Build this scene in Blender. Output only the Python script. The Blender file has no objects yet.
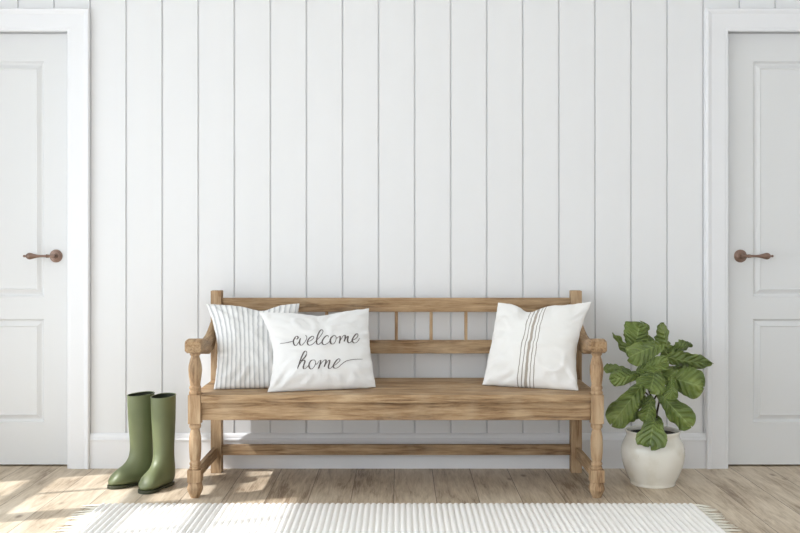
import bpy, bmesh, math, random
from mathutils import Vector, Matrix, noise
from mathutils.bvhtree import BVHTree
random.seed(7)
sc = bpy.context.scene
COL = sc.collection
PI = math.pi

# ---------------------------------------------------------------- camera model
CAM_Y, CAM_Z, FPX, HORIZON = -4.87, 1.056, 1037.0, 243.0
def scale_at(y): return FPX / (y - CAM_Y)
def P(px, py, y):
    s = scale_at(y)
    return Vector(((px - 400) / s, y, CAM_Z - (py - HORIZON) / s))
def zat(py, y): return CAM_Z - (py - HORIZON) / scale_at(y)

# ---------------------------------------------------------------- mesh helper
class MB:
    def __init__(self): self.v = []; self.f = []; self.uv = {}
    def box(self, x0, x1, y0, y1, z0, z1):
        b = len(self.v)
        self.v += [(x0,y0,z0),(x1,y0,z0),(x1,y1,z0),(x0,y1,z0),(x0,y0,z1),(x1,y0,z1),(x1,y1,z1),(x0,y1,z1)]
        for q in ((0,3,2,1),(4,5,6,7),(0,1,5,4),(1,2,6,5),(2,3,7,6),(3,0,4,7)):
            self.f.append(tuple(b+i for i in q))
        return self
    def loft(self, rings, cap0=True, cap1=True):
        b = len(self.v); n = len(rings[0])
        for r in rings: self.v += [tuple(p) for p in r]
        for i in range(len(rings)-1):
            for j in range(n):
                k = (j+1) % n
                self.f.append((b+i*n+j, b+i*n+k, b+(i+1)*n+k, b+(i+1)*n+j))
        if cap0: self.f.append(tuple(b+j for j in reversed(range(n))))
        if cap1: self.f.append(tuple(b+(len(rings)-1)*n+j for j in range(n)))
        return self
    def lathe(self, prof, c=(0,0,0), axis='z', n=32, cap0=True, cap1=True):
        rings = []
        for r, h in prof:
            ring = []
            for j in range(n):
                a = 2*PI*j/n; p, q = r*math.cos(a), r*math.sin(a)
                if axis == 'z': ring.append((c[0]+p, c[1]+q, c[2]+h))
                elif axis == 'x': ring.append((c[0]+h, c[1]+p, c[2]+q))
                else: ring.append((c[0]+q, c[1]+h, c[2]+p))
            rings.append(ring)
        return self.loft(rings, cap0, cap1)
    def tube(self, pts, rad, n=10):
        pts = [Vector(p) for p in pts]; rings = []
        for i, p in enumerate(pts):
            t = (pts[min(i+1, len(pts)-1)] - pts[max(i-1, 0)]).normalized()
            a = t.cross(Vector((0.13, 1, 0.21))).normalized(); b2 = t.cross(a)
            r = rad[i] if isinstance(rad, (list, tuple)) else rad
            rings.append([p + r*(math.cos(2*PI*j/n)*a + math.sin(2*PI*j/n)*b2) for j in range(n)])
        return self.loft(rings)
    def build(self, name, mat, parent=None, smooth=False, bevel=0, recalc=True, seg=2, angle=40, kind=None):
        me = bpy.data.meshes.new(name)
        me.from_pydata([tuple(p) for p in self.v], [], self.f)
        if recalc:
            bm = bmesh.new(); bm.from_mesh(me)
            bmesh.ops.recalc_face_normals(bm, faces=bm.faces); bm.to_mesh(me); bm.free()
        o = bpy.data.objects.new(name, me); COL.objects.link(o)
        if mat: me.materials.append(mat)
        if smooth:
            for p in me.polygons: p.use_smooth = True
            if angle < 180: me.set_sharp_from_angle(angle=math.radians(angle))
        if bevel:
            m = o.modifiers.new('Bevel', 'BEVEL'); m.width = bevel; m.segments = seg
            m.limit_method = 'ANGLE'; m.angle_limit = math.radians(40)
            for p in me.polygons: p.use_smooth = True
            m.harden_normals = True
        if parent: o.parent = parent
        if kind: o['kind'] = kind
        return o

def thing(name, label, cat, loc=(0,0,0), rz=0, group=None):
    o = bpy.data.objects.new(name, None); COL.objects.link(o)
    o.location = loc; o.rotation_euler = (0,0,rz); o.empty_display_size = .05
    return tag(o, label, cat, group)
def tag(o, label, cat, group=None):
    o['label'] = label; o['category'] = cat
    if group: o['group'] = group
    return o

# ---------------------------------------------------------------- materials
def lin(c):
    return tuple(((x/255)/12.92 if x/255 <= .04045 else ((x/255+.055)/1.055)**2.4) for x in c) + (1,)
def mat(name, rough=.5, color=(200,200,200), metal=0, spec=.5):
    m = bpy.data.materials.new(name); m.use_nodes = True
    nt = m.node_tree; bs = nt.nodes['Principled BSDF']
    bs.inputs['Base Color'].default_value = lin(color)
    bs.inputs['Roughness'].default_value = rough; bs.inputs['Metallic'].default_value = metal
    bs.inputs['Specular IOR Level'].default_value = spec
    return m, nt, bs
def nd(nt, typ, **kw):
    n = nt.nodes.new(typ)
    for k, v in kw.items():
        if k in n.inputs: n.inputs[k].default_value = v
        else: setattr(n, k, v)
    return n
def ramp(nt, stops, src):
    r = nt.nodes.new('ShaderNodeValToRGB'); e = r.color_ramp.elements
    while len(e) < len(stops): e.new(.5)
    for k, (p, c) in enumerate(stops):
        e[k].position = p; e[k].color = c if len(c) == 4 else lin(c)
    nt.links.new(src, r.inputs[0]); return r
def mapping(nt, scale, coord='Object', rnd=False, loc=(0,0,0)):
    tc = nt.nodes.new('ShaderNodeTexCoord'); mp = nt.nodes.new('ShaderNodeMapping')
    mp.inputs['Scale'].default_value = scale; mp.inputs['Location'].default_value = loc
    src = tc.outputs[coord]
    if rnd:
        oi = nt.nodes.new('ShaderNodeObjectInfo'); ml = nd(nt, 'ShaderNodeMath', operation='MULTIPLY'); ml.inputs[1].default_value = 37.0
        nt.links.new(oi.outputs['Random'], ml.inputs[0])
        ad = nd(nt, 'ShaderNodeVectorMath', operation='ADD')
        nt.links.new(src, ad.inputs[0]); nt.links.new(ml.outputs[0], ad.inputs[1]); src = ad.outputs[0]
    nt.links.new(src, mp.inputs['Vector']); return mp.outputs[0]
def mixc(nt, a, b, f, mode='MIX'):
    m = nt.nodes.new('ShaderNodeMix'); m.data_type = 'RGBA'; m.blend_type = mode
    for s, i in ((f, 0), (a, 6), (b, 7)):
        if hasattr(s, 'links') and not isinstance(s, (tuple, float)): nt.links.new(s, m.inputs[i])
        else: m.inputs[i].default_value = s
    return m.outputs[2]
def math2(nt, op, a, b=None, c=None):
    m = nd(nt, 'ShaderNodeMath', operation=op)
    for k, s in enumerate((a, b, c)):
        if s is None: continue
        if isinstance(s, (int, float)): m.inputs[k].default_value = s
        else: nt.links.new(s, m.inputs[k])
    return m.outputs[0]
def bump(nt, bs, h, strength=.2, dist=.01):
    b = nt.nodes.new('ShaderNodeBump'); b.inputs['Strength'].default_value = strength; b.inputs['Distance'].default_value = dist
    nt.links.new(h, b.inputs['Height']); nt.links.new(b.outputs[0], bs.inputs['Normal'])

def paint(name, color, rough=.45):
    m, nt, bs = mat(name, rough, color)
    n = nd(nt, 'ShaderNodeTexNoise', Scale=60.0, Detail=4.0); nt.links.new(mapping(nt, (1,1,.15)), n.inputs['Vector'])
    bump(nt, bs, n.outputs[0], .03, .002); return m
M_WALL = paint('wall_paint', (226,227,229), .55)
M_TRIM = paint('trim_paint', (230,231,234), .4)
M_DOOR = paint('door_paint', (220,221,222), .4)
M_CEIL = paint('ceiling_paint', (240,240,238), .7)

def wood(name, axis, light=(182,154,120), mid=(148,119,87), dark=(104,78,54), rough=.62):
    m, nt, bs = mat(name, rough, spec=.3)
    k = {'x':0,'y':1,'z':2}[axis]
    def sc3(al, ac): v = [ac]*3; v[k] = al; return tuple(v)
    warp = nd(nt, 'ShaderNodeTexNoise', Scale=1.0, Detail=2.0); nt.links.new(mapping(nt, sc3(3.5, 14), rnd=True), warp.inputs['Vector'])
    g = nd(nt, 'ShaderNodeTexNoise', Scale=1.0, Detail=6.0, Roughness=.65, Distortion=.7); nt.links.new(mapping(nt, sc3(4.0, 52), rnd=True), g.inputs['Vector'])
    fine = nd(nt, 'ShaderNodeTexNoise', Scale=1.0, Detail=4.0, Roughness=.7); nt.links.new(mapping(nt, sc3(14, 150), rnd=True), fine.inputs['Vector'])
    mx = math2(nt, 'ADD', math2(nt, 'MULTIPLY', g.outputs[0], .6), math2(nt, 'ADD', math2(nt, 'MULTIPLY', warp.outputs[0], .3), math2(nt, 'MULTIPLY', fine.outputs[0], .26)))
    c = ramp(nt, [(.46, dark), (.555, mid), (.69, light)], mx)
    # small dark knots
    vo = nd(nt, 'ShaderNodeTexVoronoi', Scale=1.0); nt.links.new(mapping(nt, sc3(4.5, 13), rnd=True), vo.inputs['Vector'])
    kr = ramp(nt, [(.07, (0,0,0,1)), (.17, (1,1,1,1))], vo.outputs['Distance'])
    br = nd(nt, 'ShaderNodeTexNoise', Scale=1.0, Detail=1.0); nt.links.new(mapping(nt, sc3(1.7, 6), rnd=True, loc=(3,3,3)), br.inputs['Vector'])
    gate = ramp(nt, [(.52, (1,1,1,1)), (.60, (0,0,0,1))], br.outputs[0])
    kf = math2(nt, 'MULTIPLY', math2(nt, 'SUBTRACT', 1.0, kr.outputs[0]), math2(nt, 'SUBTRACT', 1.0, gate.outputs[0]))
    out = mixc(nt, c.outputs[0], lin((78,54,34)), math2(nt, 'MULTIPLY', kf, .75))
    # dusty worn patches
    dn = nd(nt, 'ShaderNodeTexNoise', Scale=7.0, Detail=5.0); nt.links.new(mapping(nt, (1,1,1), rnd=True), dn.inputs['Vector'])
    dr = ramp(nt, [(.48, (0,0,0,1)), (.72, (1,1,1,1))], dn.outputs[0])
    out = mixc(nt, out, lin((196,176,148)), math2(nt, 'MULTIPLY', dr.outputs[0], .35))
    nt.links.new(out, bs.inputs['Base Color'])
    bump(nt, bs, mx, .25, .004); return m
W_X, W_Y, W_Z = wood('bench_wood_lengthwise', 'x'), wood('bench_wood_deep', 'y'), wood('bench_wood_upright', 'z', light=(188,162,130), mid=(162,132,100), dark=(116,88,62))

def floor_mat():
    m, nt, bs = mat('oak_floorboards', .5, spec=.35)
    tc = nt.nodes.new('ShaderNodeTexCoord'); sp = nt.nodes.new('ShaderNodeSeparateXYZ'); nt.links.new(tc.outputs['Object'], sp.inputs[0])
    b = math2(nt, 'DIVIDE', math2(nt, 'ADD', sp.outputs[0], .026), .1755)
    idx = math2(nt, 'FLOOR', b); fr = math2(nt, 'SUBTRACT', b, idx)
    wn = nd(nt, 'ShaderNodeTexWhiteNoise', noise_dimensions='1D'); nt.links.new(idx, wn.inputs['W'])
    yo = math2(nt, 'ADD', sp.outputs[1], math2(nt, 'MULTIPLY', wn.outputs[0], 40.0))
    cb = nt.nodes.new('ShaderNodeCombineXYZ'); nt.links.new(sp.outputs[0], cb.inputs[0]); nt.links.new(yo, cb.inputs[1]); nt.links.new(idx, cb.inputs[2])
    def mp(s):
        q = nt.nodes.new('ShaderNodeMapping'); q.inputs['Scale'].default_value = s; nt.links.new(cb.outputs[0], q.inputs[0]); return q.outputs[0]
    g = nd(nt, 'ShaderNodeTexNoise', Scale=1.0, Detail=6.0, Roughness=.62, Distortion=1.1); nt.links.new(mp((22,2.6,3)), g.inputs['Vector'])
    f2 = nd(nt, 'ShaderNodeTexNoise', Scale=1.0, Detail=4.0, Roughness=.7); nt.links.new(mp((150,9,3)), f2.inputs['Vector'])
    l = nd(nt, 'ShaderNodeTexNoise', Scale=1.0, Detail=2.0); nt.links.new(mp((4,2.0,3)), l.inputs['Vector'])
    mx = math2(nt, 'ADD', math2(nt, 'MULTIPLY', g.outputs[0], .5), math2(nt, 'ADD', math2(nt, 'MULTIPLY', l.outputs[0], .34), math2(nt, 'MULTIPLY', f2.outputs[0], .32)))
    mx = math2(nt, 'ADD', mx, math2(nt, 'MULTIPLY', math2(nt, 'SUBTRACT', wn.outputs[0], .5), .06))
    c = ramp(nt, [(.44, (132,113,93)), (.53, (180,163,141)), (.64, (205,190,169)), (.77, (221,209,192))], mx)
    vo = nd(nt, 'ShaderNodeTexVoronoi', Scale=1.0); nt.links.new(mp((9,4.2,1)), vo.inputs['Vector'])
    kr = ramp(nt, [(.05, (0,0,0,1)), (.15, (1,1,1,1))], vo.outputs['Distance'])
    kw = nd(nt, 'ShaderNodeTexWhiteNoise', noise_dimensions='3D'); nt.links.new(vo.outputs['Position'], kw.inputs['Vector'])
    kf = math2(nt, 'MULTIPLY', math2(nt, 'SUBTRACT', 1.0, kr.outputs[0]), math2(nt, 'GREATER_THAN', kw.outputs[0], .55))
    col = mixc(nt, c.outputs[0], lin((96,74,54)), math2(nt, 'MULTIPLY', kf, .7))
    # narrow dark joints between the boards
    edge = math2(nt, 'MINIMUM', fr, math2(nt, 'SUBTRACT', 1.0, fr))
    ln = math2(nt, 'LESS_THAN', edge, .0085)
    col = mixc(nt, col, lin((98,82,66)), math2(nt, 'MULTIPLY', ln, .85))
    nt.links.new(col, bs.inputs['Base Color'])
    bump(nt, bs, math2(nt, 'SUBTRACT', mx, math2(nt, 'MULTIPLY', ln, .6)), .25, .004); return m
M_FLOOR = floor_mat()

def fabric(name, color, rough=.95):
    m, nt, bs = mat(name, rough, color, spec=.15)
    bs.inputs['Sheen Weight'].default_value = .15
    n = nd(nt, 'ShaderNodeTexNoise', Scale=220.0, Detail=3.0); nt.links.new(mapping(nt, (1,1,1)), n.inputs['Vector'])
    bump(nt, bs, n.outputs[0], .12, .002); return m, nt, bs
M_LINEN, _, _ = fabric('white_linen', (231,231,231))
def stripe_sum(nt, u, lines):
    acc = None
    for c, hw in lines:
        d = math2(nt, 'LESS_THAN', math2(nt, 'ABSOLUTE', math2(nt, 'SUBTRACT', u, c)), hw)
        acc = d if acc is None else math2(nt, 'MAXIMUM', acc, d)
    return acc
def uv_u(nt):
    tc = nt.nodes.new('ShaderNodeTexCoord'); sp = nt.nodes.new('ShaderNodeSeparateXYZ'); nt.links.new(tc.outputs['UV'], sp.inputs[0]); return sp.outputs
def ticking():
    m, nt, bs = fabric('ticking_stripe_linen', (240,240,240))
    u = uv_u(nt)[0]
    f = math2(nt, 'FRACT', math2(nt, 'MULTIPLY', u, 17.0))
    a = math2(nt, 'LESS_THAN', math2(nt, 'ABSOLUTE', math2(nt, 'SUBTRACT', f, .5)), .15)
    b = math2(nt, 'LESS_THAN', math2(nt, 'ABSOLUTE', math2(nt, 'SUBTRACT', f, .78)), .045)
    fac = math2(nt, 'ADD', math2(nt, 'MULTIPLY', a, .66), math2(nt, 'MULTIPLY', b, .4))
    nt.links.new(mixc(nt, lin((232,232,231)), lin((158,159,164)), fac), bs.inputs['Base Color']); return m
def grain_sack():
    m, nt, bs = fabric('grain_sack_linen', (240,239,236))
    u = uv_u(nt)[0]; c = .465
    thin = stripe_sum(nt, u, [(c-.083, .0055), (c-.043, .0055), (c+.043, .0055), (c+.083, .0055)])
    band = stripe_sum(nt, u, [(c, .015)])
    col = mixc(nt, lin((230,229,227)), lin((132,122,110)), math2(nt, 'MULTIPLY', thin, .8))
    col = mixc(nt, col, lin((164,156,146)), band)
    nt.links.new(col, bs.inputs['Base Color']); return m
M_TICK, M_SACK = ticking(), grain_sack()
M_INK, _, _ = mat('grey_ink', .9, (104,97,97), spec=.1)
M_RUG, _nt, _bs = fabric('cream_rug_wool', (240,238,235))
M_FRINGE, _, _ = fabric('cream_fringe_cotton', (228,224,212))
M_BOOT, _nt, _bs = mat('green_rubber', .42, (112,120,84), spec=.5)
_n = nd(_nt, 'ShaderNodeTexNoise', Scale=5.0, Detail=3.0); _nt.links.new(mapping(_nt, (1,1,1)), _n.inputs['Vector'])
_nt.links.new(ramp(_nt, [(.35, (101,109,76)), (.65, (114,121,86))], _n.outputs[0]).outputs[0], _bs.inputs['Base Color'])
M_SOLE, _, _ = mat('dark_olive_sole', .6, (62,64,46))
M_LINING, _, _ = mat('dark_boot_lining', .9, (44,48,36))
M_BRONZE, _, _ = mat('aged_bronze', .32, (138,115,103), metal=.85)
M_POT, _nt, _bs = mat('cream_glazed_stoneware', .14, (228,224,214))
_n = nd(_nt, 'ShaderNodeTexNoise', Scale=9.0, Detail=5.0); _nt.links.new(mapping(_nt, (1,1,1)), _n.inputs['Vector'])
_c = ramp(_nt, [(.3, (214,208,194)), (.5, (230,227,218)), (.75, (234,231,223))], _n.outputs[0])
_v = nd(_nt, 'ShaderNodeTexNoise', Scale=26.0, Detail=2.0); _nt.links.new(mapping(_nt, (1,1,1.4), loc=(4.3,1.6,2.2)), _v.inputs['Vector'])
_s = ramp(_nt, [(.745, (0,0,0,1)), (.78, (1,1,1,1))], _v.outputs[0])
_nt.links.new(mixc(_nt, _c.outputs[0], lin((120,100,84)), _s.outputs[0]), _bs.inputs['Base Color'])
M_SOIL, _nt, _bs = mat('dark_potting_soil', 1, (44,36,28))
_n = nd(_nt, 'ShaderNodeTexNoise', Scale=90.0, Detail=4.0); bump(_nt, _bs, _n.outputs[0], 1, .01)
M_STEM, _, _ = mat('brown_bark', .8, (62,48,36))
def leaf_mat():
    m, nt, bs = mat('fig_leaf_green', .36, spec=.5)
    o = uv_u(nt); s = math2(nt, 'ABSOLUTE', math2(nt, 'SUBTRACT', math2(nt, 'MULTIPLY', o[0], 2.0), 1.0))
    n = nd(nt, 'ShaderNodeTexNoise', Scale=14.0, Detail=3.0); nt.links.new(mapping(nt, (1,1,1), rnd=True), n.inputs['Vector'])
    c = ramp(nt, [(.3, (80,97,44)), (.55, (110,127,62)), (.75, (136,150,84))], n.outputs[0])
    mid = math2(nt, 'LESS_THAN', s, .05)
    vv = math2(nt, 'FRACT', math2(nt, 'SUBTRACT', math2(nt, 'MULTIPLY', o[1], 7.0), math2(nt, 'MULTIPLY', s, 1.6)))
    ven = math2(nt, 'LESS_THAN', math2(nt, 'ABSOLUTE', math2(nt, 'SUBTRACT', vv, .5)), .055)
    col = mixc(nt, c.outputs[0], lin((146,164,96)), math2(nt, 'MULTIPLY', math2(nt, 'MAXIMUM', mid, math2(nt, 'MULTIPLY', ven, .45)), .5))
    nt.links.new(col, bs.inputs['Base Color'])
    bump(nt, bs, math2(nt, 'COSINE', math2(nt, 'MULTIPLY', vv, 2*PI)), .6, .003)
    return m
M_LEAF = leaf_mat()

# ---------------------------------------------------------------- the room
XL, XR, YF, HC = -2.45, 2.45, -6.4, 2.8
YD = .038                                     # door face, a little behind the wall face
sd = scale_at(YD)
def dx(px): return (px - 400) / sd
def dz(py): return CAM_Z - (py - HORIZON) / sd
DW = .70
sj = scale_at(-.018)                          # the inner edge of the casing hides the slab's own edge
doors = [((67-400)/sj - DW, (67-400)/sj), ((728.5-400)/sj, (728.5-400)/sj + DW)]
DTOP = CAM_Z - (31-HORIZON)/sj
s0 = scale_at(0); PITCH = 36.05 / s0; G0 = (450.7 - 400) / s0
def wall_strip(mb, x0, x1, z0, z1):
    xs = []; k = math.floor((x0 - G0) / PITCH)
    prof = [(x0, 0)]
    while G0 + k*PITCH < x1:
        g = G0 + k*PITCH
        if g - .006 > x0 and g + .006 < x1: prof += [(g-.0040, 0), (g-.0034, .002), (g-.0028, .010), (g+.0028, .010), (g+.0034, .002), (g+.0040, 0)]
        k += 1
    prof.append((x1, 0)); b = len(mb.v)
    for x, y in prof: mb.v += [(x, y, z0), (x, y, z1)]
    for i in range(len(prof)-1): mb.f.append((b+2*i, b+2*i+2, b+2*i+3, b+2*i+1))
w = MB()
cuts = [XL, doors[0][0], doors[0][1], doors[1][0], doors[1][1], XR]
for i in range(5):
    wall_strip(w, cuts[i], cuts[i+1], (DTOP + .004) if i in (1, 3) else 0, HC)
# reveals of the two door openings and the solid back of the wall
for a, b_ in doors:
    i = len(w.v)
    w.v += [(a,0,0),(a,.1,0),(a,.1,DTOP+.004),(a,0,DTOP+.004),(b_,0,0),(b_,.1,0),(b_,.1,DTOP+.004),(b_,0,DTOP+.004)]
    w.f += [(i,i+1,i+2,i+3),(i+4,i+7,i+6,i+5),(i+3,i+2,i+6,i+7)]
i = len(w.v); w.v += [(XL,.1,-.02),(XR,.1,-.02),(XR,.1,HC),(XL,.1,HC)]; w.f.append((i,i+1,i+2,i+3))
wall = w.build('wall_back', M_WALL, recalc=False, kind='structure')

f = MB(); f.box(XL-.1, XR+.1, YF-.1, .12, -.05, 0).build('floor', M_FLOOR, kind='structure')
f = MB(); f.box(XL-.1, XR+.1, YF-.1, .12, HC, HC+.08).build('ceiling', M_CEIL, kind='structure')
MB().box(XR, XR+.1, YF, .12, 0, HC).build('wall_right', M_WALL, kind='structure')
# left wall with a tall window close to the corner
WY0, WY1, WZ0, WZ1 = -2.45, -.50, .10, 2.50
VY0, VY1 = -5.9, -2.75  # opening for the added fill window nearer the camera
MB().box(XL-.1, XL, WY1, .12, 0, HC).box(XL-.1, XL, VY1, WY0, 0, HC).box(XL-.1, XL, YF, VY0, 0, HC).box(XL-.1, XL, VY0, VY1, 0, WZ0).box(XL-.1, XL, VY0, VY1, WZ1, HC).box(XL-.1, XL, WY0, WY1, 0, WZ0).box(XL-.1, XL, WY0, WY1, WZ1, HC).build('wall_left', M_WALL, kind='structure')
wf = MB(); xa, xb = XL-.075, XL-.035
wf.box(xa, xb, WY0, WY0+.05, WZ0, WZ1).box(xa, xb, WY1-.05, WY1, WZ0, WZ1).box(xa, xb, WY0, WY1, WZ0, WZ0+.05).box(xa, xb, WY0, WY1, WZ1-.05, WZ1)
wf.box(xa, xb, -1.31, -1.19, WZ0, WZ1)
for y in (-.86, -1.66, -2.02): wf.box(xa+.01, xb-.01, y-.011, y+.011, WZ0, WZ1)
for z in (1.07, 1.66, 2.06): wf.box(xa, xb, WY0, WY1, z-.043, z+.043)
wf.build('window_1', M_TRIM, kind='structure')
wv = MB(); wv.box(xa, xb, VY0, VY0+.05, WZ0, WZ1).box(xa, xb, VY1-.05, VY1, WZ0, WZ1).box(xa, xb, VY0, VY1, WZ0, WZ0+.05).box(xa, xb, VY0, VY1, WZ1-.05, WZ1)
for y in (-4.85, -3.8): wv.box(xa, xb, y-.04, y+.04, WZ0, WZ1)
wv.build('added_fill_window', M_TRIM, kind='structure')  # unseen window, added to strengthen the daylight from the left
# wall behind the camera with a wide opening that lets the daylight in
FX0, FX1, FZ0, FZ1 = -2.3, .5, .25, 2.65
MB().box(XL, FX0, YF-.1, YF, 0, HC).box(FX1, XR, YF-.1, YF, 0, HC).box(FX0, FX1, YF-.1, YF, 0, FZ0).box(FX0, FX1, YF-.1, YF, FZ1, HC).build('wall_front', M_WALL, kind='structure')
w2 = MB(); 
for x in (FX0+.03, -.9, FX1-.03): w2.box(x-.03, x+.03, YF-.07, YF-.02, FZ0, FZ1)
w2.box(FX0, FX1, YF-.07, YF-.02, FZ0, FZ0+.05).box(FX0, FX1, YF-.07, YF-.02, FZ1-.05, FZ1)
w2.build('window_2', M_TRIM, kind='structure')

# ---- doors
def ring_rect(x0, x1, z0, z1, y): return [(x0,y,z0),(x1,y,z0),(x1,y,z1),(x0,y,z1)]
def make_door(name, x0, x1, hand):
    m = MB(); y = YD; zb = .008
    px0, px1 = (dx(753), dx(753) + DW - .232) if hand > 0 else (dx(44) - DW + .232, dx(44))
    panels = [(dz(422), dz(319)), (dz(296.5), dz(61.5))]
    xs = [x0, px0, px1, x1]; zs = [zb, panels[0][0], panels[0][1], panels[1][0], panels[1][1], DTOP]
    for i in range(3):
        for j in range(5):
            if i == 1 and j in (1, 3): continue
            b = len(m.v); m.v += ring_rect(xs[i], xs[i+1], zs[j], zs[j+1], y); m.f.append((b,b+1,b+2,b+3))
    for z0, z1 in panels:
        steps = [(0, 0), (.004, .009), (.010, .013), (.016, .012), (.034, .002), (.037, .0055), (.041, .006)]
        m.loft([ring_rect(px0+d, px1-d, z0+d, z1-d, y+h) for d, h in steps], cap0=False, cap1=True)
    b = len(m.v); m.v += ring_rect(x0, x1, zb, DTOP, y) + ring_rect(x0, x1, zb, DTOP, y+.045)
    m.f += [(b,b+4,b+5,b+1),(b+1,b+5,b+6,b+2),(b+2,b+6,b+7,b+3),(b+3,b+7,b+4,b),(b+4,b+7,b+6,b+5)]
    d = m.build(name, M_DOOR, recalc=False, kind='structure')
    # lever handle: stepped rosette, neck and turned lever with a bulb and finial
    hx = dx(56.2) if hand < 0 else dx(740.3); hz = dz(256)
    r = MB(); r.lathe([(.0305,0),(.0305,-.003),(.027,-.0055),(.024,-.0055),(.022,-.009),(.016,-.011),(.013,-.011),(.012,-.015),(.0085,-.017),(.0085,-.05),(.0,-.052)], (hx, y-.0002, hz), 'y', 36)
    h = r.build('door_handle', M_BRONZE, d, smooth=True)
    l = MB(); yl = y - .046; sg = hand
    prof = [(0,-.011),(.0075,-.010),(.0095,0),(.0075,.012),(.0068,.022),(.009,.026),(.0068,.030),(.0092,.034),(.0068,.038),(.006,.05),(.0058,.066),(.0075,.084),(.011,.100),(.0148,.114),(.0162,.123),(.0145,.132),(.009,.140),(.0045,.144),(.0045,.147),(.0062,.150),(.0055,.155),(.0025,.158),(0,.160)]
    l.lathe([(a, sg*q*.89) for a, q in prof], (hx, yl, hz), 'x', 24)
    l.build('lever', M_BRONZE, h, smooth=True, angle=60)
    return d
make_door('door_1', *doors[0], -1)
make_door('door_2', *doors[1], 1)
# ---- moulded architraves around the doors
def casing(name, x0, x1):
    m = MB(); cw = 22.4 / s0
    prof = [(0,0),(0,-.014),(.004,-.018),(.012,-.018),(.016,-.020),(.072,-.022),(.080,-.022),(.086,-.025),(.094,-.029),(cw-.004,-.030),(cw,-.026),(cw,0)]
    path = [((x0, 0), (-1, 0)), ((x0, DTOP), (-1, 1)), ((x1, DTOP), (1, 1)), ((x1, 0), (1, 0))]
    rings = [[(px+d*dx_, y, pz+d*dz_) for d, y in prof] for (px, pz), (dx_, dz_) in path]
    m.loft(rings); m.build(name, M_TRIM, kind='structure')
    return x0 - cw, x1 + cw
c1 = casing('trim_1', *doors[0]); c2 = casing('trim_2', *doors[1])
def baseboard(name, x0, x1):
    prof = [(0,0),(-.016,0),(-.016,.128),(-.019,.131),(-.019,.137),(-.014,.141),(-.012,.150),(-.008,.158),(-.003,.163),(0,.163)]
    MB().loft([[(x, y, z) for y, z in prof] for x in (x0, x1)]).build(name, M_TRIM, kind='structure')
baseboard('baseboard_back', c1[1], c2[0])

# ---------------------------------------------------------------- bench
BX, HW = -.017, .833
bench = thing('wooden_bench', 'weathered brown wooden bench with turned front legs and spindle back against the white panelled wall', 'bench', (BX, -.33, 0))
OY = .33
def part(mb, name, m, bevel=.003, **k):
    mb.v = [(p[0], p[1]+OY, p[2]) for p in mb.v]
    return mb.build(name, m, bench, bevel=bevel, **k)
FY = -.566; PW = .0258
def square(hw, z, c, r=0):
    return [(c[0]-hw,c[1]-hw,z),(c[0]+hw,c[1]-hw,z),(c[0]+hw,c[1]+hw,z),(c[0]-hw,c[1]+hw,z)]
ZS = .430                                     # seat top
def front_post(sx):
    c = (sx*HW, FY); m = MB()
    zf = lambda py: CAM_Z - (py - HORIZON)/241.0
    # octagonal faceted foot
    def octo(r, z): return [(c[0]+r*math.cos(PI/8+PI/4*j), c[1]+r*math.sin(PI/8+PI/4*j), z) for j in range(8)]
    m.loft([octo(.018,0), octo(.021,.006), octo(.0335,.034), octo(.034,.040), octo(.029,.060), octo(.028,.066)])
    m.loft([square(.0283,.066,c), square(.0283,.118,c)])
    lo = [(.024,.112),(.0255,.115),(.0255,.122),(.0225,.124),(.0225,.128),(.0255,.131),(.0255,.138),(.022,.142),(.022,.148),(.0245,.155),(.0268,.185),(.0275,.215),(.0265,.245),(.022,.268),(.0195,.278),(.022,.281),(.0255,.285),(.0265,.291),(.0255,.297),(.023,.302)]
    m.lathe([(r*.93, z+.006) for r, z in lo], (c[0], c[1], 0), 'z', 28)
    m.loft([square(PW,.308,c), square(PW,ZS-.002,c)])
    hi = [(.024,ZS-.002),(.0255,ZS+.002),(.0255,ZS+.010),(.022,ZS+.013),(.022,ZS+.018),(.0245,ZS+.022),(.0245,ZS+.030),(.021,ZS+.035),(.022,ZS+.045),(.0262,ZS+.075),(.0285,ZS+.098),(.027,ZS+.118),(.0215,ZS+.142),(.0175,ZS+.155),(.0175,ZS+.158),(.021,ZS+.161),(.0225,ZS+.167),(.021,ZS+.172)]
    m.lathe(hi, (c[0], c[1], 0), 'z', 28)
    return m
for sx in (-1, 1): part(front_post(sx), 'front_leg', W_Z, bevel=.0025)
RY0, RY1 = -.113, -.060
for sx in (-1, 1):
    part(MB().box(sx*(HW-.006)-.025, sx*(HW-.006)+.025, RY0, RY1, 0, .837), 'rear_leg', W_Z, bevel=.003)
RX = HW - .006 - .025
# seat boards
yb = [FY-.0245, FY+PW+.001, -.405, -.275, RY0-.001, RY1+.01]
for i in range(5):
    hx = HW - PW - .001 if i == 0 else (RX - .001 if i == 4 else HW + .010)
    g = .0012
    part(MB().box(-hx, hx, yb[i]+(g if i else 0), yb[i+1]-g, ZS-.034, ZS), 'seat_board', W_X, bevel=.0025)
ZA0 = .321
part(MB().box(-(HW-PW), HW-PW, FY-.004, FY+.016, ZA0, ZS-.0345), 'front_apron', W_X)
part(MB().box(-RX, RX, RY0+.012, RY0+.036, ZA0, ZS-.0345), 'rear_apron', W_X)
for sx in (-1, 1):
    part(MB().box(sx*HW-.012, sx*HW+.012, FY+PW, RY0, ZA0, ZS-.0345), 'side_apron', W_Y)
    part(MB().box(sx*HW-.011, sx*HW+.011, FY+PW-.003, RY0+.003, .070, .118), 'side_stretcher', W_Y)
part(MB().box(-RX, RX, -.100, -.076, .080, .127), 'rear_stretcher', W_X)
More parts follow.
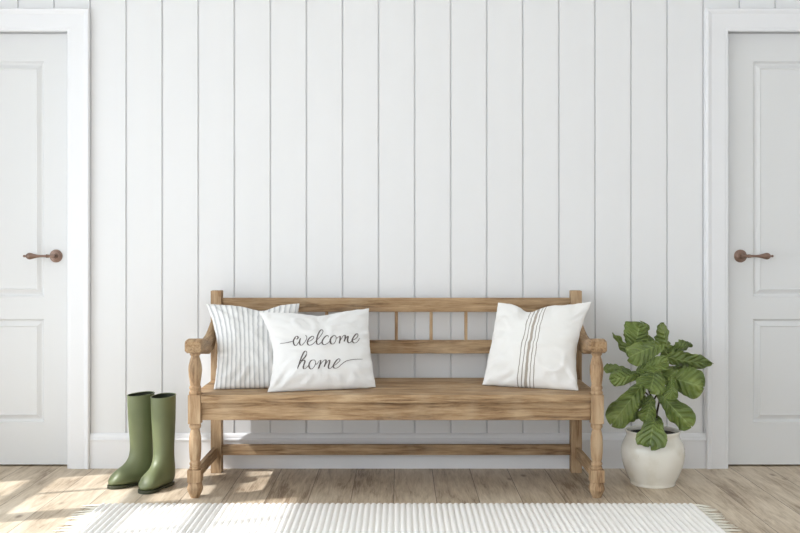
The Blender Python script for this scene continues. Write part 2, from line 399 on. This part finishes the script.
# backrest
BY0, BY1 = -.101, -.073
part(MB().box(-RX, RX, BY0, BY1, zat(312,-.1), zat(298,-.1)), 'top_rail', W_X)
part(MB().box(-RX, RX, BY0, BY1, zat(353.6,-.1), zat(340.3,-.1)), 'lower_rail', W_X)
for k in range(9):
    x = -RX + (k+1)*2*RX/10
    part(MB().box(x-.0072, x+.0072, -.094, -.080, zat(340.3,-.1), zat(312,-.1)), 'spindle', W_Z, bevel=.0015)
# swept arms
def arm(sx):
    top = [(-.113,.694),(-.14,.684),(-.18,.664),(-.23,.644),(-.29,.631),(-.36,.627),(-.43,.632),(-.49,.643),(-.525,.650),(-.56,.653),(-.60,.652),(-.617,.645)]
    bot = [(-.113,.640),(-.14,.628),(-.18,.607),(-.23,.585),(-.29,.571),(-.36,.568),(-.43,.575),(-.475,.590),(-.525,.596),(-.56,.596),(-.60,.596),(-.617,.600)]
    hw  = [.016,.017,.019,.022,.026,.029,.030,.031,.0345,.036,.0355,.033]
    top = [(y, z+.006+max(0,(y+.25))*.07) for y, z in top]; bot = [(y, z+.006) for y, z in bot]
    m = MB(); rings = []
    for (y, zt), (_, zb), h in zip(top, bot, hw):
        b = .008
        rings.append([(sx*HW+px, y, z) for px, z in ((-h+b,zb),(h-b,zb),(h,zb+b),(h,zt-b),(h-b,zt),(-h+b,zt),(-h,zt-b),(-h,zb+b))])
    m.loft(rings); return m
for sx in (-1, 1): part(arm(sx), 'armrest', W_Y, bevel=0, smooth=True, angle=50)

# ---------------------------------------------------------------- cushions
def cushion(name, tl, tr, br, bl, T, m, seed, dents=(), back=.55, c=(.1,.1,.06,.01), n=64):
    """corners are world points; the body bulges off the sheet they span"""
    mid = (tl+tr+br+bl)/4
    nrm = ((tr-bl).cross(tl-br)).normalized()
    if nrm.y > 0: nrm = -nrm
    mb = MB(); uvs = []
    def surf(s, t, side):
        u, v = math.sin(s*PI/2), math.sin(t*PI/2)
        cu = c[0] if u < 0 else c[1]; cv = c[2] if v > 0 else c[3]
        uu = u*(1 - cu*(1-abs(v)**1.8)); vv = v*(1 - cv*(1-abs(u)**1.8))
        th = ((1-u*u)*(1-v*v))**.42
        th *= 1 + .18*(1-u*u)*(1-v*v) - .10*v
        for u0, wid, dep in dents:
            g = math.exp(-((u-u0)/wid)**2)*max(0, (v+.15)/1.15)**2
            vv -= dep*g; th *= 1 - .42*g
        p = bl.lerp(br, (uu+1)/2).lerp(tl.lerp(tr, (uu+1)/2), (vv+1)/2)
        env = min(1, 3.2*(1-max(abs(u), abs(v))))
        w = noise.noise(Vector((u*2.2+seed, v*2.2, side)))*.006*env
        # soft drawn folds that run out of the corners and the seams
        edge = max(abs(u), abs(v))
        ang = math.atan2(v, u)
        w += .016*max(0, edge-.5)*min(1, 6*(1-edge))*math.sin(ang*19 + 4*noise.noise(Vector((u*3, v*3, seed))))*(.4+noise.noise(Vector((u*2, v*2, seed+3)))**2*4)
        w += .007*env*max(0, 1-abs(noise.noise(Vector((u*1.6+v*1.1+seed, v*1.9-u*.6, seed))))*6)
        w += .003*env*noise.noise(Vector((u*5+v*3+seed, v*6, seed*2+side)))
        h = T*th*(1 if side > 0 else back)
        jit = Vector((noise.noise(Vector((u*9, v*9, seed))), 0, noise.noise(Vector((u*9, v*9, seed+9)))))*.0022
        q = p + nrm*(side*h + (w if side > 0 else 0)) + jit
        return q, (u, v)
    S = [-1 + 2*i/n for i in range(n+1)]
    idx = {}
    for side in (1, -1):
        for i, s in enumerate(S):
            for j, t in enumerate(S):
                on = i in (0, n) or j in (0, n)
                if on and side < 0: idx[(side,i,j)] = idx[(1,i,j)]; continue
                q, uv = surf(s, t, side)
                q.z = max(q.z, ZS + .0012)                     # settles on the seat
                if q.z < .81 and q.y > BY0 - .004: q.y = BY0 - .004    # and against the backrest
                idx[(side,i,j)] = len(mb.v); mb.v.append(q); uvs.append(((uv[0]+1)/2, (uv[1]+1)/2))
    for side in (1, -1):
        for i in range(n):
            for j in range(n):
                q = (idx[(side,i,j)], idx[(side,i+1,j)], idx[(side,i+1,j+1)], idx[(side,i,j+1)])
                mb.f.append(q if side > 0 else tuple(reversed(q)))
    o = mb.build(name, m, smooth=True, angle=180)
    lay = o.data.uv_layers.new(name='UVMap')
    for lp in o.data.loops: lay.data[lp.index].uv = uvs[lp.vertex_index]
    base = Vector((mid.x, mid.y, ZS))
    o.data.transform(Matrix.Translation(-base)); o.location = base
    return o, base
tick, _ = cushion('cushion', P(206,304,-.185), P(299.5,303.5,-.15), P(296,387.5,-.40), P(213.5,389.5,-.44), .058, M_TICK, 3.1, dents=((.17,.32,.12),), c=(.17,.06,.07,.01))
tag(tick, 'white cushion with narrow grey ticking stripes tucked behind the welcome home cushion', 'cushion')
welc, wbase = cushion('cushion', P(259.5,312.5,-.365), P(369,308.5,-.20), P(376,387.5,-.40), P(267.5,392.5,-.525), .056, M_LINEN, 7.7, dents=((.10,.36,.08),), c=(.17,.05,.07,-.01))
tag(welc, 'plain white oblong cushion printed with the words welcome home in grey script', 'cushion')
sack, _ = cushion('cushion', P(498,302.5,-.165), P(591.5,302,-.30), P(578.5,391.5,-.475), P(482.5,385,-.32), .058, M_SACK, 12.4, dents=((-.27,.24,.16),), c=(.03,.16,.10,.01))
tag(sack, 'white linen cushion with five brown-grey stripes down its middle at the bench right end', 'cushion')

# ---- script lettering printed on the oblong cushion
def px_path(ox, oy, pts): return [(ox + x/16, oy + y/16) for x, y in pts]
A, B_, C_, D_ = (275,320), (320,320), (285,345), (325,345)
strokes = {
 'printed_welcome': [
  px_path(*A, [(80,376),(140,371),(200,362),(255,350),(290,338)]),
  px_path(*A, [(290,345),(303,300),(330,268),(352,262),(370,280),(352,306),(330,300)]),
  px_path(*A, [(330,275),(302,315),(294,352),(306,394),(332,410),(362,384),(390,335),(408,295)]),
  px_path(*A, [(408,292),(394,340),(396,385),(420,405),(452,385),(490,335),(508,290),(500,258),(482,244)]),
  px_path(*A, [(522,345),(572,330),(612,298),(620,272),(600,262),(562,282),(528,325),(518,368),(536,400),(572,402),(612,380),(655,335)]),
  px_path(*A, [(655,335),(705,285),(752,222),(768,180),(755,160),(728,165),(698,210),(676,270),(664,330),(668,378),(690,392),(718,380),(745,350)]),
  px_path(*B_, [(132,278),(130,255),(108,252),(72,278),(42,325),(34,365),(50,390),(82,392),(120,372),(160,335)]),
  px_path(*B_, [(218,248),(182,280),(162,325),(168,368),(198,386),(232,368),(254,320),(256,275),(238,250),(214,250)]),
  px_path(*B_, [(254,285),(275,290),(300,268)]),
  px_path(*B_, [(302,268),(320,264),(320,315),(308,376),(335,310),(368,258),(390,244),(402,258),(400,300),(386,345),(410,300),(436,264),(448,268),(440,320),(448,358),(470,366),(498,345),(520,315)]),
  px_path(*B_, [(515,322),(560,305),(596,272),(606,240),(592,222),(562,238),(528,288),(514,330),(530,360),(566,366),(604,340),(632,292)]),
 ],
 'printed_home': [
  px_path(*C_, [(345,150),(348,118),(334,98),(306,112),(272,175),(244,250),(220,325),(198,384)]),
  px_path(*C_, [(345,150),(318,195),(275,240),(240,262)]),
  px_path(*C_, [(212,350),(240,298),(275,258),(304,246),(318,262),(306,305),(292,350),(300,380),(325,378),(360,345),(390,308)]),
  px_path(*C_, [(445,238),(410,258),(386,305),(386,352),(410,384),(446,372),(478,325),(488,272),(472,242),(442,240)]),
  px_path(*C_, [(482,300),(510,305),(545,258)]),
  px_path(*C_, [(548,256),(570,248),(560,305),(534,380),(565,315),(605,262),(640,238),(656,250),(645,300),(626,350),(655,300),(690,255),(714,246),(708,290),(694,340),(700,375),(722,378),(752,350),(775,318)]),
  px_path(*D_, [(135,335),(178,308),(222,268),(240,240),(226,222),(192,238),(152,290),(132,335),(142,365),(178,372),(220,350),(258,315),(300,280),(350,253),(420,236),(500,229),(600,227)]),
 ]}
def catmull(pts, k=5):
    out = []
    for i in range(len(pts)-1):
        p0, p1, p2, p3 = pts[max(i-1,0)], pts[i], pts[i+1], pts[min(i+2,len(pts)-1)]
        for j in range(k):
            t = j/k
            out.append(tuple(.5*((2*p1[a]) + (-p0[a]+p2[a])*t + (2*p0[a]-5*p1[a]+4*p2[a]-p3[a])*t*t + (-p0[a]+3*p1[a]-3*p2[a]+p3[a])*t**3) for a in (0,1)))
    out.append(pts[-1]); return out
bvh = BVHTree.FromPolygons([v.co.copy() for v in welc.data.vertices], [tuple(p.vertices) for p in welc.data.polygons])
eye = Vector((0, CAM_Y, CAM_Z)) - wbase
def on_cushion(px, py):
    d = (P(px, py, -.3) - Vector((0, CAM_Y, CAM_Z))).normalized()
    h = bvh.ray_cast(eye, d)
    if h[0] is None: return None
    nn = h[1] if h[1].dot(d) < 0 else -h[1]
    return h[0] + nn*.0013, nn
for word, lst in strokes.items():
    m = MB()
    for st in lst:
        pts = catmull(st); L = []
        for i, (x, y) in enumerate(pts):
            a, b = pts[max(i-1,0)], pts[min(i+1,len(pts)-1)]
            d = Vector((b[0]-a[0], b[1]-a[1])); ln = max(d.length, 1e-6); d /= ln
            wd = (.48 + .78*max(0, d.y)**1.0 + .15*abs(d.y))*.5
            wd *= min(1, .55 + .15*min(i, len(pts)-1-i))
            L.append((x, y, d, wd))
        prev = None
        for x, y, d, wd in L:
            nx, ny = -d.y*wd, d.x*wd
            q1, q2 = on_cushion(x+nx, y+ny), on_cushion(x-nx, y-ny)
            if not q1 or not q2: prev = None; continue
            b = len(m.v); m.v += [q1[0], q2[0], q2[0]-q2[1]*.0009, q1[0]-q1[1]*.0009]
            if prev is not None:
                for k in range(4): m.f.append((prev+k, prev+(k+1)%4, b+(k+1)%4, b+k))
            prev = b
    o = m.build(word, M_INK, welc)
    o['label'] = 'grey script word ' + word.split('_')[1]

# ---------------------------------------------------------------- boots
def make_boot(loc, heading, label):
    t = thing('rubber_boot', label, 'boot', loc, heading, 'pair of green rubber boots')
    Z = .0085
    R = [((.058,.386),(-.060,.394),.0465),((.059,.380),(-.061,.388),.047),((.058,.345),(-.061,.352),.0465),((.055,.285),(-.060,.29),.0450),((.051,.225),(-.057,.23),.0425),
         ((.047,.177),(-.054,.172),.0400),((.047,.146),(-.054,.133),.0390),((.051,.122),(-.059,.094),.0390),((.060,.106),(-.066,.055),.0395),
         ((.069,.096),(-.066,.022),.0395),((.079,.087),(-.055,.002),.039),((.092,.078),(-.010,0),.040),((.108,.068),(.050,0),.0425),
         ((.123,.056),(.088,0),.0430),((.136,.043),(.115,.001),.0375),((.146,.029),(.135,.003),.027),((.151,.016),(.149,.007),.010)]
    R = [((a[0], a[1]*.985), (b[0], b[1]*.985), w) for a, b, w in R]
    def rings(sc=1.0, upto=None):
        out = []
        for (F, B, w) in R[:upto]:
            C = ((F[0]+B[0])/2, (F[1]+B[1])/2); a = ((F[0]-B[0])/2*sc, (F[1]-B[1])/2*sc); ring = []
            for j in range(32):
                th = 2*PI*j/32; cs, sn = math.cos(th), math.sin(th)
                e = .86
                cc = math.copysign(abs(cs)**e, cs); ss = math.copysign(abs(sn)**e, sn)
                ring.append((C[0]+a[0]*cc, w*sc*ss, Z + C[1]+a[1]*cc))
            out.append(ring)
        return out
    up = MB().loft(rings(), cap0=False).build('upper', M_BOOT, t, smooth=True, angle=70)
    s = up.modifiers.new('Subsurf', 'SUBSURF'); s.levels = s.render_levels = 1
    # rolled rim band at the shaft top
    top = rings()[0]; top.append(top[0])
    tb = MB(); pts = [Vector(p) for p in rings()[0]]
    rr = []
    cen = sum(pts, Vector())/len(pts)
    for j in range(32):
        out = (pts[j]-cen); out.z = 0; out.normalize()
        rr.append([pts[j] + out*.0022*math.cos(a) + Vector((0,0,.0022*math.sin(a))) for a in (k*PI/3 for k in range(6))])
    rr.append(rr[0]); tb.loft(rr, False, False); tb.build('rim', M_BOOT, t, smooth=True)
    ln = rings(.955, 6); MB().loft(ln, cap0=False, cap1=True).build('lining', M_LINING, t, smooth=True, recalc=False)
    # sole with a heel block
    ow = [(-.063,.010),(-.060,.018),(-.048,.027),(-.022,.032),(.02,.032),(.05,.036),(.08,.040),(.105,.0425),(.123,.041),(.138,.034),(.148,.023),(.153,.009)]
    outl = [(x, y*.96) for x, y in ow] + [(x, -y*.96) for x, y in reversed(ow)]
    def prism(flt, z0, z1, g=1.0):
        o = [(x, y) for x, y in outl if flt(x)]
        return [[(x, y*g, z0) for x, y in o], [(x, y*g, z1) for x, y in o]]
    so = MB(); so.loft(prism(lambda x: True, .005, .0135)); so.build('sole', M_SOLE, t, bevel=.002)
    MB().loft(prism(lambda x: x < .03, 0, .0055, .97)).build('heel', M_SOLE, t, bevel=.0015)
    MB().loft(prism(lambda x: x > .07, 0, .0055, .95)).build('tread', M_SOLE, t, bevel=.0015)
    return t
def heading(deg): return math.radians(-90 - deg)     # 0 = toe straight at the viewer, + = to the left
make_boot((-1.138, -.318, 0), heading(48), 'tall green rubber boot nearest the door, toe turned out to the left')
make_boot((-1.027, -.372, 0), heading(22), 'tall green rubber boot of the pair standing nearest the bench leg')

# ---------------------------------------------------------------- plant
PX, PY = 1.108, -.325
fig = thing('potted_fig', 'leafy green fiddle leaf fig in a round cream glazed pot beside the bench', 'plant', (PX, PY, 0))
def inpot(mb, name, m, **k):
    mb.v = [(p[0]-PX, p[1]-PY, p[2]) for p in mb.v]
    return mb.build(name, m, fig, **k)
prof = [(.0,.004),(.088,.004),(.092,0),(.0945,.001),(.0965,.005),(.0967,.009),(.0962,.012),(.0985,.017),(.112,.042),(.124,.072),(.133,.103),(.1375,.132),(.1365,.158),(.1305,.181),(.121,.198),(.1155,.208),(.1135,.217),(.1145,.225),(.118,.231),(.1185,.235),(.116,.238),(.111,.2375),(.107,.233),(.106,.222),(.108,.205),(.112,.19),(0,.188)]
inpot(MB().lathe(prof, (PX,PY,0), 'z', 56), 'pot', M_POT, smooth=True, angle=50)
so = MB(); so.lathe([(.1068,.200),(.1068,.221),(.08,.224),(.04,.227),(.0,.228)], (PX,PY,0), 'z', 28)
inpot(so, 'soil', M_SOIL, smooth=True)
Yc = PY
stemA = [Vector((PX+.006, PY, .205)), P(655,410,Yc), P(652,399,Yc-.005), P(648,388,Yc-.01), P(646,374,Yc), P(645,360,Yc+.02), P(640,350,Yc+.01)]
stemB = [Vector((PX+.012, PY+.012, .205)), P(657,412,Yc+.015), P(660,398,Yc+.015), P(664,380,Yc+.02), P(667,366,Yc+.03), P(668,352,Yc+.03)]
stemC = [P(651,398,Yc-.005), P(645,392,Yc-.01), P(641,386,Yc-.03)]
stemD = [P(653,402,Yc), P(658,392,Yc-.02), P(661,380,Yc-.03)]
inpot(MB().tube(stemA, [.0055,.005,.0048,.0042,.0038,.0032,.0025]), 'stem', M_STEM, smooth=True)
inpot(MB().tube(stemB, [.005,.0047,.0043,.004,.0034,.0026]), 'stem', M_STEM, smooth=True)
inpot(MB().tube(stemC, [.004,.0035,.003]), 'stem', M_STEM, smooth=True)
inpot(MB().tube(stemD, [.004,.0035,.003]), 'stem', M_STEM, smooth=True)
stem_pts = []
for st in (stemA, stemB, stemC, stemD):
    for a, b in zip(st, st[1:]):
        for k in range(6): stem_pts.append(a.lerp(b, k/6))
WT = [(0,.10),(.05,.34),(.14,.52),(.26,.60),(.38,.66),(.52,.82),(.66,.97),(.76,1.0),(.85,.94),(.91,.80),(.955,.58),(.985,.33),(1,.06)]
WL = [(0,.14),(.06,.4),(.16,.66),(.3,.9),(.45,1.0),(.6,.93),(.74,.72),(.86,.44),(.95,.17),(1,.03)]
def wfun(t, tab):
    for (a, wa), (b, wb) in zip(tab, tab[1:]):
        if t <= b:
            k = (t-a)/(b-a); return wa+(wb-wa)*k
    return .1
def leaf(bx, by, byy, tx, ty, tyy, wpx, tilt=0, bend=.02, cup=.30, wav=1.0, lance=False, seed=[0]):
    seed[0] += 1; sd_ = seed[0]*3.7
    b, t = P(bx, by, byy), P(tx, ty, tyy)
    ax = t - b; L = ax.length; ax.normalize()
    view = (Vector((0, CAM_Y, CAM_Z)) - (b+t)/2).normalized()
    ac = ax.cross(view).normalized(); nr = ac.cross(ax).normalized()
    if nr.dot(view) < 0: nr = -nr
    tilt += 14*math.sin(sd_*2.3)
    q = Matrix.Rotation(math.radians(tilt), 3, ax); ac = q @ ac; nr = q @ nr
    hw = wpx/scale_at((byy+tyy)/2)/2/max(.3, math.cos(math.radians(tilt)))
    m = MB(); uvs = []; NT, NS = 40, 14
    for i in range(NT+1):
        tt = i/NT; te = 1-(1-tt)**1.3
        w = wfun(te, WL if lance else WT)*hw
        for j in range(NS+1):
            s = -1 + 2*j/NS
            hgt = bend*math.sin(PI*te*.95)
            hgt -= cup*w*(abs(s)**1.6)*.9                         # blade folds back either side of the midrib
            ph = te*7 - abs(s)*1.6
            hgt += .0062*wav*math.cos(2*PI*ph)*abs(s)**.6*min(1, 4*te)*min(1, (hw/.058)**1.6)
            hgt += .030*wav*abs(s)**2.0*noise.noise(Vector((te*5+sd_, s*1.3, sd_)))
            hgt += .010*noise.noise(Vector((te*3, s*2, sd_+5)))
            ew = w*(1 + .17*wav*abs(s)*noise.noise(Vector((te*4.5, math.copysign(1, s), sd_))))
            fwd = .035*L*abs(s)**2*(1 if te > .7 else -1)*min(1, abs(te-.7)*4)
            m.v.append(b + ax*(L*te + fwd) + ac*(s*ew) + nr*hgt); uvs.append((j/NS, te))
    for i in range(NT):
        for j in range(NS):
            a = i*(NS+1)+j; m.f.append((a, a+1, a+NS+2, a+NS+1))
    # leaf stalk back to the nearest stem, running on as a raised midrib under the blade
    near = min(stem_pts, key=lambda p: (p-b).length + (.03 if p.z > b.z+.02 else 0))
    mid = near.lerp(b, .5) + Vector((0,0,-.006))
    nb = len(m.v)
    m.tube([near, mid, b, b+ax*L*.12+nr*(bend*.33-.0022)], [.0022,.002,.0019,.0014], 7)
    uvs += [(.5,.5)]*(len(m.v)-nb)
    o = inpot(m, 'leaf', M_LEAF, smooth=True, angle=180, recalc=False)
    lay = o.data.uv_layers.new(name='UVMap')
    for lp in o.data.loops: lay.data[lp.index].uv = uvs[lp.vertex_index]
    return o
leaves = [
 (632,350,-.32, 640,322.5,-.34, 27, 8, .010),
 (631,356,-.28, 613,333,-.25, 5.5, 45, .006, .3, 1, True),
 (668,356,-.28, 660,324.5,-.32, 15, 35, .012, .5),
 (667,354,-.23, 691,344,-.20, 12, 40, .006, .3, 1, True),
 (665,357,-.30, 712,363.5,-.27, 18, 35, .012, .3, .8, True),
 (662,345,-.36, 628.5,358,-.42, 24, 10, .018),
 (637,371,-.41, 667.5,361,-.47, 15, 10, .012),
 (655,366,-.39, 650,391,-.46, 30, 0, .016),
 (633,373,-.32, 602,369,-.36, 15, 35, .010, .3, 1, True),
 (642,374,-.37, 610.5,380,-.40, 16, 5, .012),
 (660,374,-.34, 703,387,-.40, 30, 10, .016),
 (661,368,-.29, 694,375,-.26, 17, 20, .010),
 (672,377,-.41, 671,400,-.45, 14, 15, .010),
 (643,384,-.38, 612,424,-.42, 27, 5, .018),
 (643,395,-.34, 628.5,421,-.33, 14, 25, .008),
 (651,396,-.37, 646,422,-.41, 18, 5, .010),
 (658,391,-.36, 691,426,-.42, 24, 8, .016),
 (656,418.5,-.355, 650,447,-.488, 29, 0, .036),
 (661,352,-.27, 643,337,-.24, 11, 20, .008),
 (655,362,-.27, 636,350,-.24, 16, 10, .008),
 (658,366,-.28, 676,349,-.24, 16, 15, .008),
 (674,402,-.37, 682,430,-.40, 9, 25, .006),
 (656,384,-.31, 668,366,-.28, 20, 10, .008),
]
for lf in leaves: leaf(*lf)

# ---------------------------------------------------------------- rug
RX0, RX1, RYB, RYF = -1.205, 1.183, -.692, -1.62
rug = thing('ribbed_rug', 'long cream ribbed rug with fringed ends on the floorboards before the bench', 'rug', (0, -1.15, 0))
m = MB(); nr_ = 101; per = 8; pitch = (RX1-RX0)/nr_; n = nr_*per
ys = [RYB + (RYF-RYB)*k/24 for k in range(25)]
for y in ys:
    for i in range(n+1):
        x = RX0 + (RX1-RX0)*i/n
        z = .0035 + .0085*abs(math.sin(PI*i/per))**.75
        if y in (ys[0], ys[-1]): z *= .75
        m.v.append((x, y+1.15 + .0012*math.sin(i*.9), z))
for k in range(24):
    for i in range(n):
        a = k*(n+1)+i; m.f.append((a, a+n+1, a+n+2, a+1))
b = len(m.v)                                           # underside and rim
rim = [i for i in range(n+1)] + [k*(n+1)+n for k in range(1,25)] + [24*(n+1)+i for i in range(n-1,-1,-1)] + [k*(n+1) for k in range(23,0,-1)]
for r in rim: m.v.append((m.v[r][0], m.v[r][1], .0005))
for i in range(len(rim)):
    j = (i+1) % len(rim); m.f.append((rim[i], rim[j], b+j, b+i))
m.build('ribbed_weave', M_RUG, rug, smooth=True, angle=75, recalc=True)
def tassel(side, y, r):
    m = MB(); x0 = RX1 if side > 0 else RX0
    lean = r.uniform(-.014,.014)
    for k in range(8):
        oy = (k-3.5)*.0030 + r.uniform(-.001,.001); L = r.uniform(.040,.072); dy = r.uniform(-.007,.007) + lean - oy*.9
        z0 = .005; pts = [(x0-side*.004, y+oy, z0), (x0+side*.012, y+oy*1.05, .0045), (x0+side*L*.55, y+oy+dy*.4, .0028+r.uniform(0,.0015)), (x0+side*L, y+oy+dy, .0022)]
        m.tube([Vector(p) for p in pts], [.0021,.0021,.0016,.0008], 6)
    m.v = [(p[0], p[1]+1.15, p[2]) for p in m.v]
    m.build('tassel', M_FRINGE, rug, smooth=True)
rr = random.Random(5)
for side in (-1, 1):
    y = RYB - .022
    while y > -1.24: tassel(side, y, rr); y -= .040

# ---------------------------------------------------------------- light
EL = math.atan(1.10); AZ = math.radians(20)
d = Vector((math.cos(EL)*math.cos(AZ), math.cos(EL)*math.sin(AZ), -math.sin(EL)))
sun = bpy.data.lights.new('sun', 'SUN'); sun.energy = 10; sun.color = (1, .985, .965); sun.angle = math.radians(.9)
so_ = bpy.data.objects.new('sun', sun); COL.objects.link(so_); so_.rotation_euler = d.to_track_quat('-Z', 'Y').to_euler(); so_.location = (-5, -3, 5)
# daylight: the sky is brighter on the sun's side
world = bpy.data.worlds.new('daylight'); sc.world = world; world.use_nodes = True
wn = world.node_tree; bg = wn.nodes['Background']
tcw = wn.nodes.new('ShaderNodeTexCoord'); spw = wn.nodes.new('ShaderNodeSeparateXYZ'); wn.links.new(tcw.outputs['Generated'], spw.inputs[0])
mr = wn.nodes.new('ShaderNodeMapRange'); mr.inputs['From Min'].default_value = .25; mr.inputs['From Max'].default_value = -.85
mr.inputs['To Min'].default_value = 1.9; mr.inputs['To Max'].default_value = 10.4
wn.links.new(spw.outputs[0], mr.inputs[0]); wn.links.new(mr.outputs[0], bg.inputs[1])
bg.inputs[0].default_value = (.875, .945, 1, 1)
def portal(name, loc, rot, sx, sy):
    l = bpy.data.lights.new(name, 'AREA'); l.shape = 'RECTANGLE'; l.size = sx; l.size_y = sy; l.cycles.is_portal = True
    o = bpy.data.objects.new(name, l); COL.objects.link(o); o.location = loc; o.rotation_euler = rot
portal('window_portal', (XL-.09, (WY0+WY1)/2, (WZ0+WZ1)/2), (0, -PI/2, 0), WZ1-WZ0, WY1-WY0)
portal('side_portal', (XL-.09, (VY0+VY1)/2, (WZ0+WZ1)/2), (0, -PI/2, 0), WZ1-WZ0, VY1-VY0)
portal('front_portal', ((FX0+FX1)/2, YF-.09, (FZ0+FZ1)/2), (PI/2, 0, 0), FX1-FX0, FZ1-FZ0)

# ---------------------------------------------------------------- camera and view
cam = bpy.data.cameras.new('camera'); cam.sensor_width = 36; cam.lens = FPX/800*36
cam.shift_y = -(266.5 - HORIZON)/800
co = bpy.data.objects.new('camera', cam); COL.objects.link(co); co.location = (0, CAM_Y, CAM_Z); co.rotation_euler = (PI/2, 0, 0)
sc.camera = co
sc.view_settings.view_transform = 'Standard'; sc.view_settings.look = 'None'
sc.view_settings.exposure = -1.15; sc.view_settings.gamma = 1; sc.view_settings.use_curve_mapping = False
sc.cycles.use_denoising = True
sc.cycles.max_bounces = 12; sc.cycles.diffuse_bounces = 8
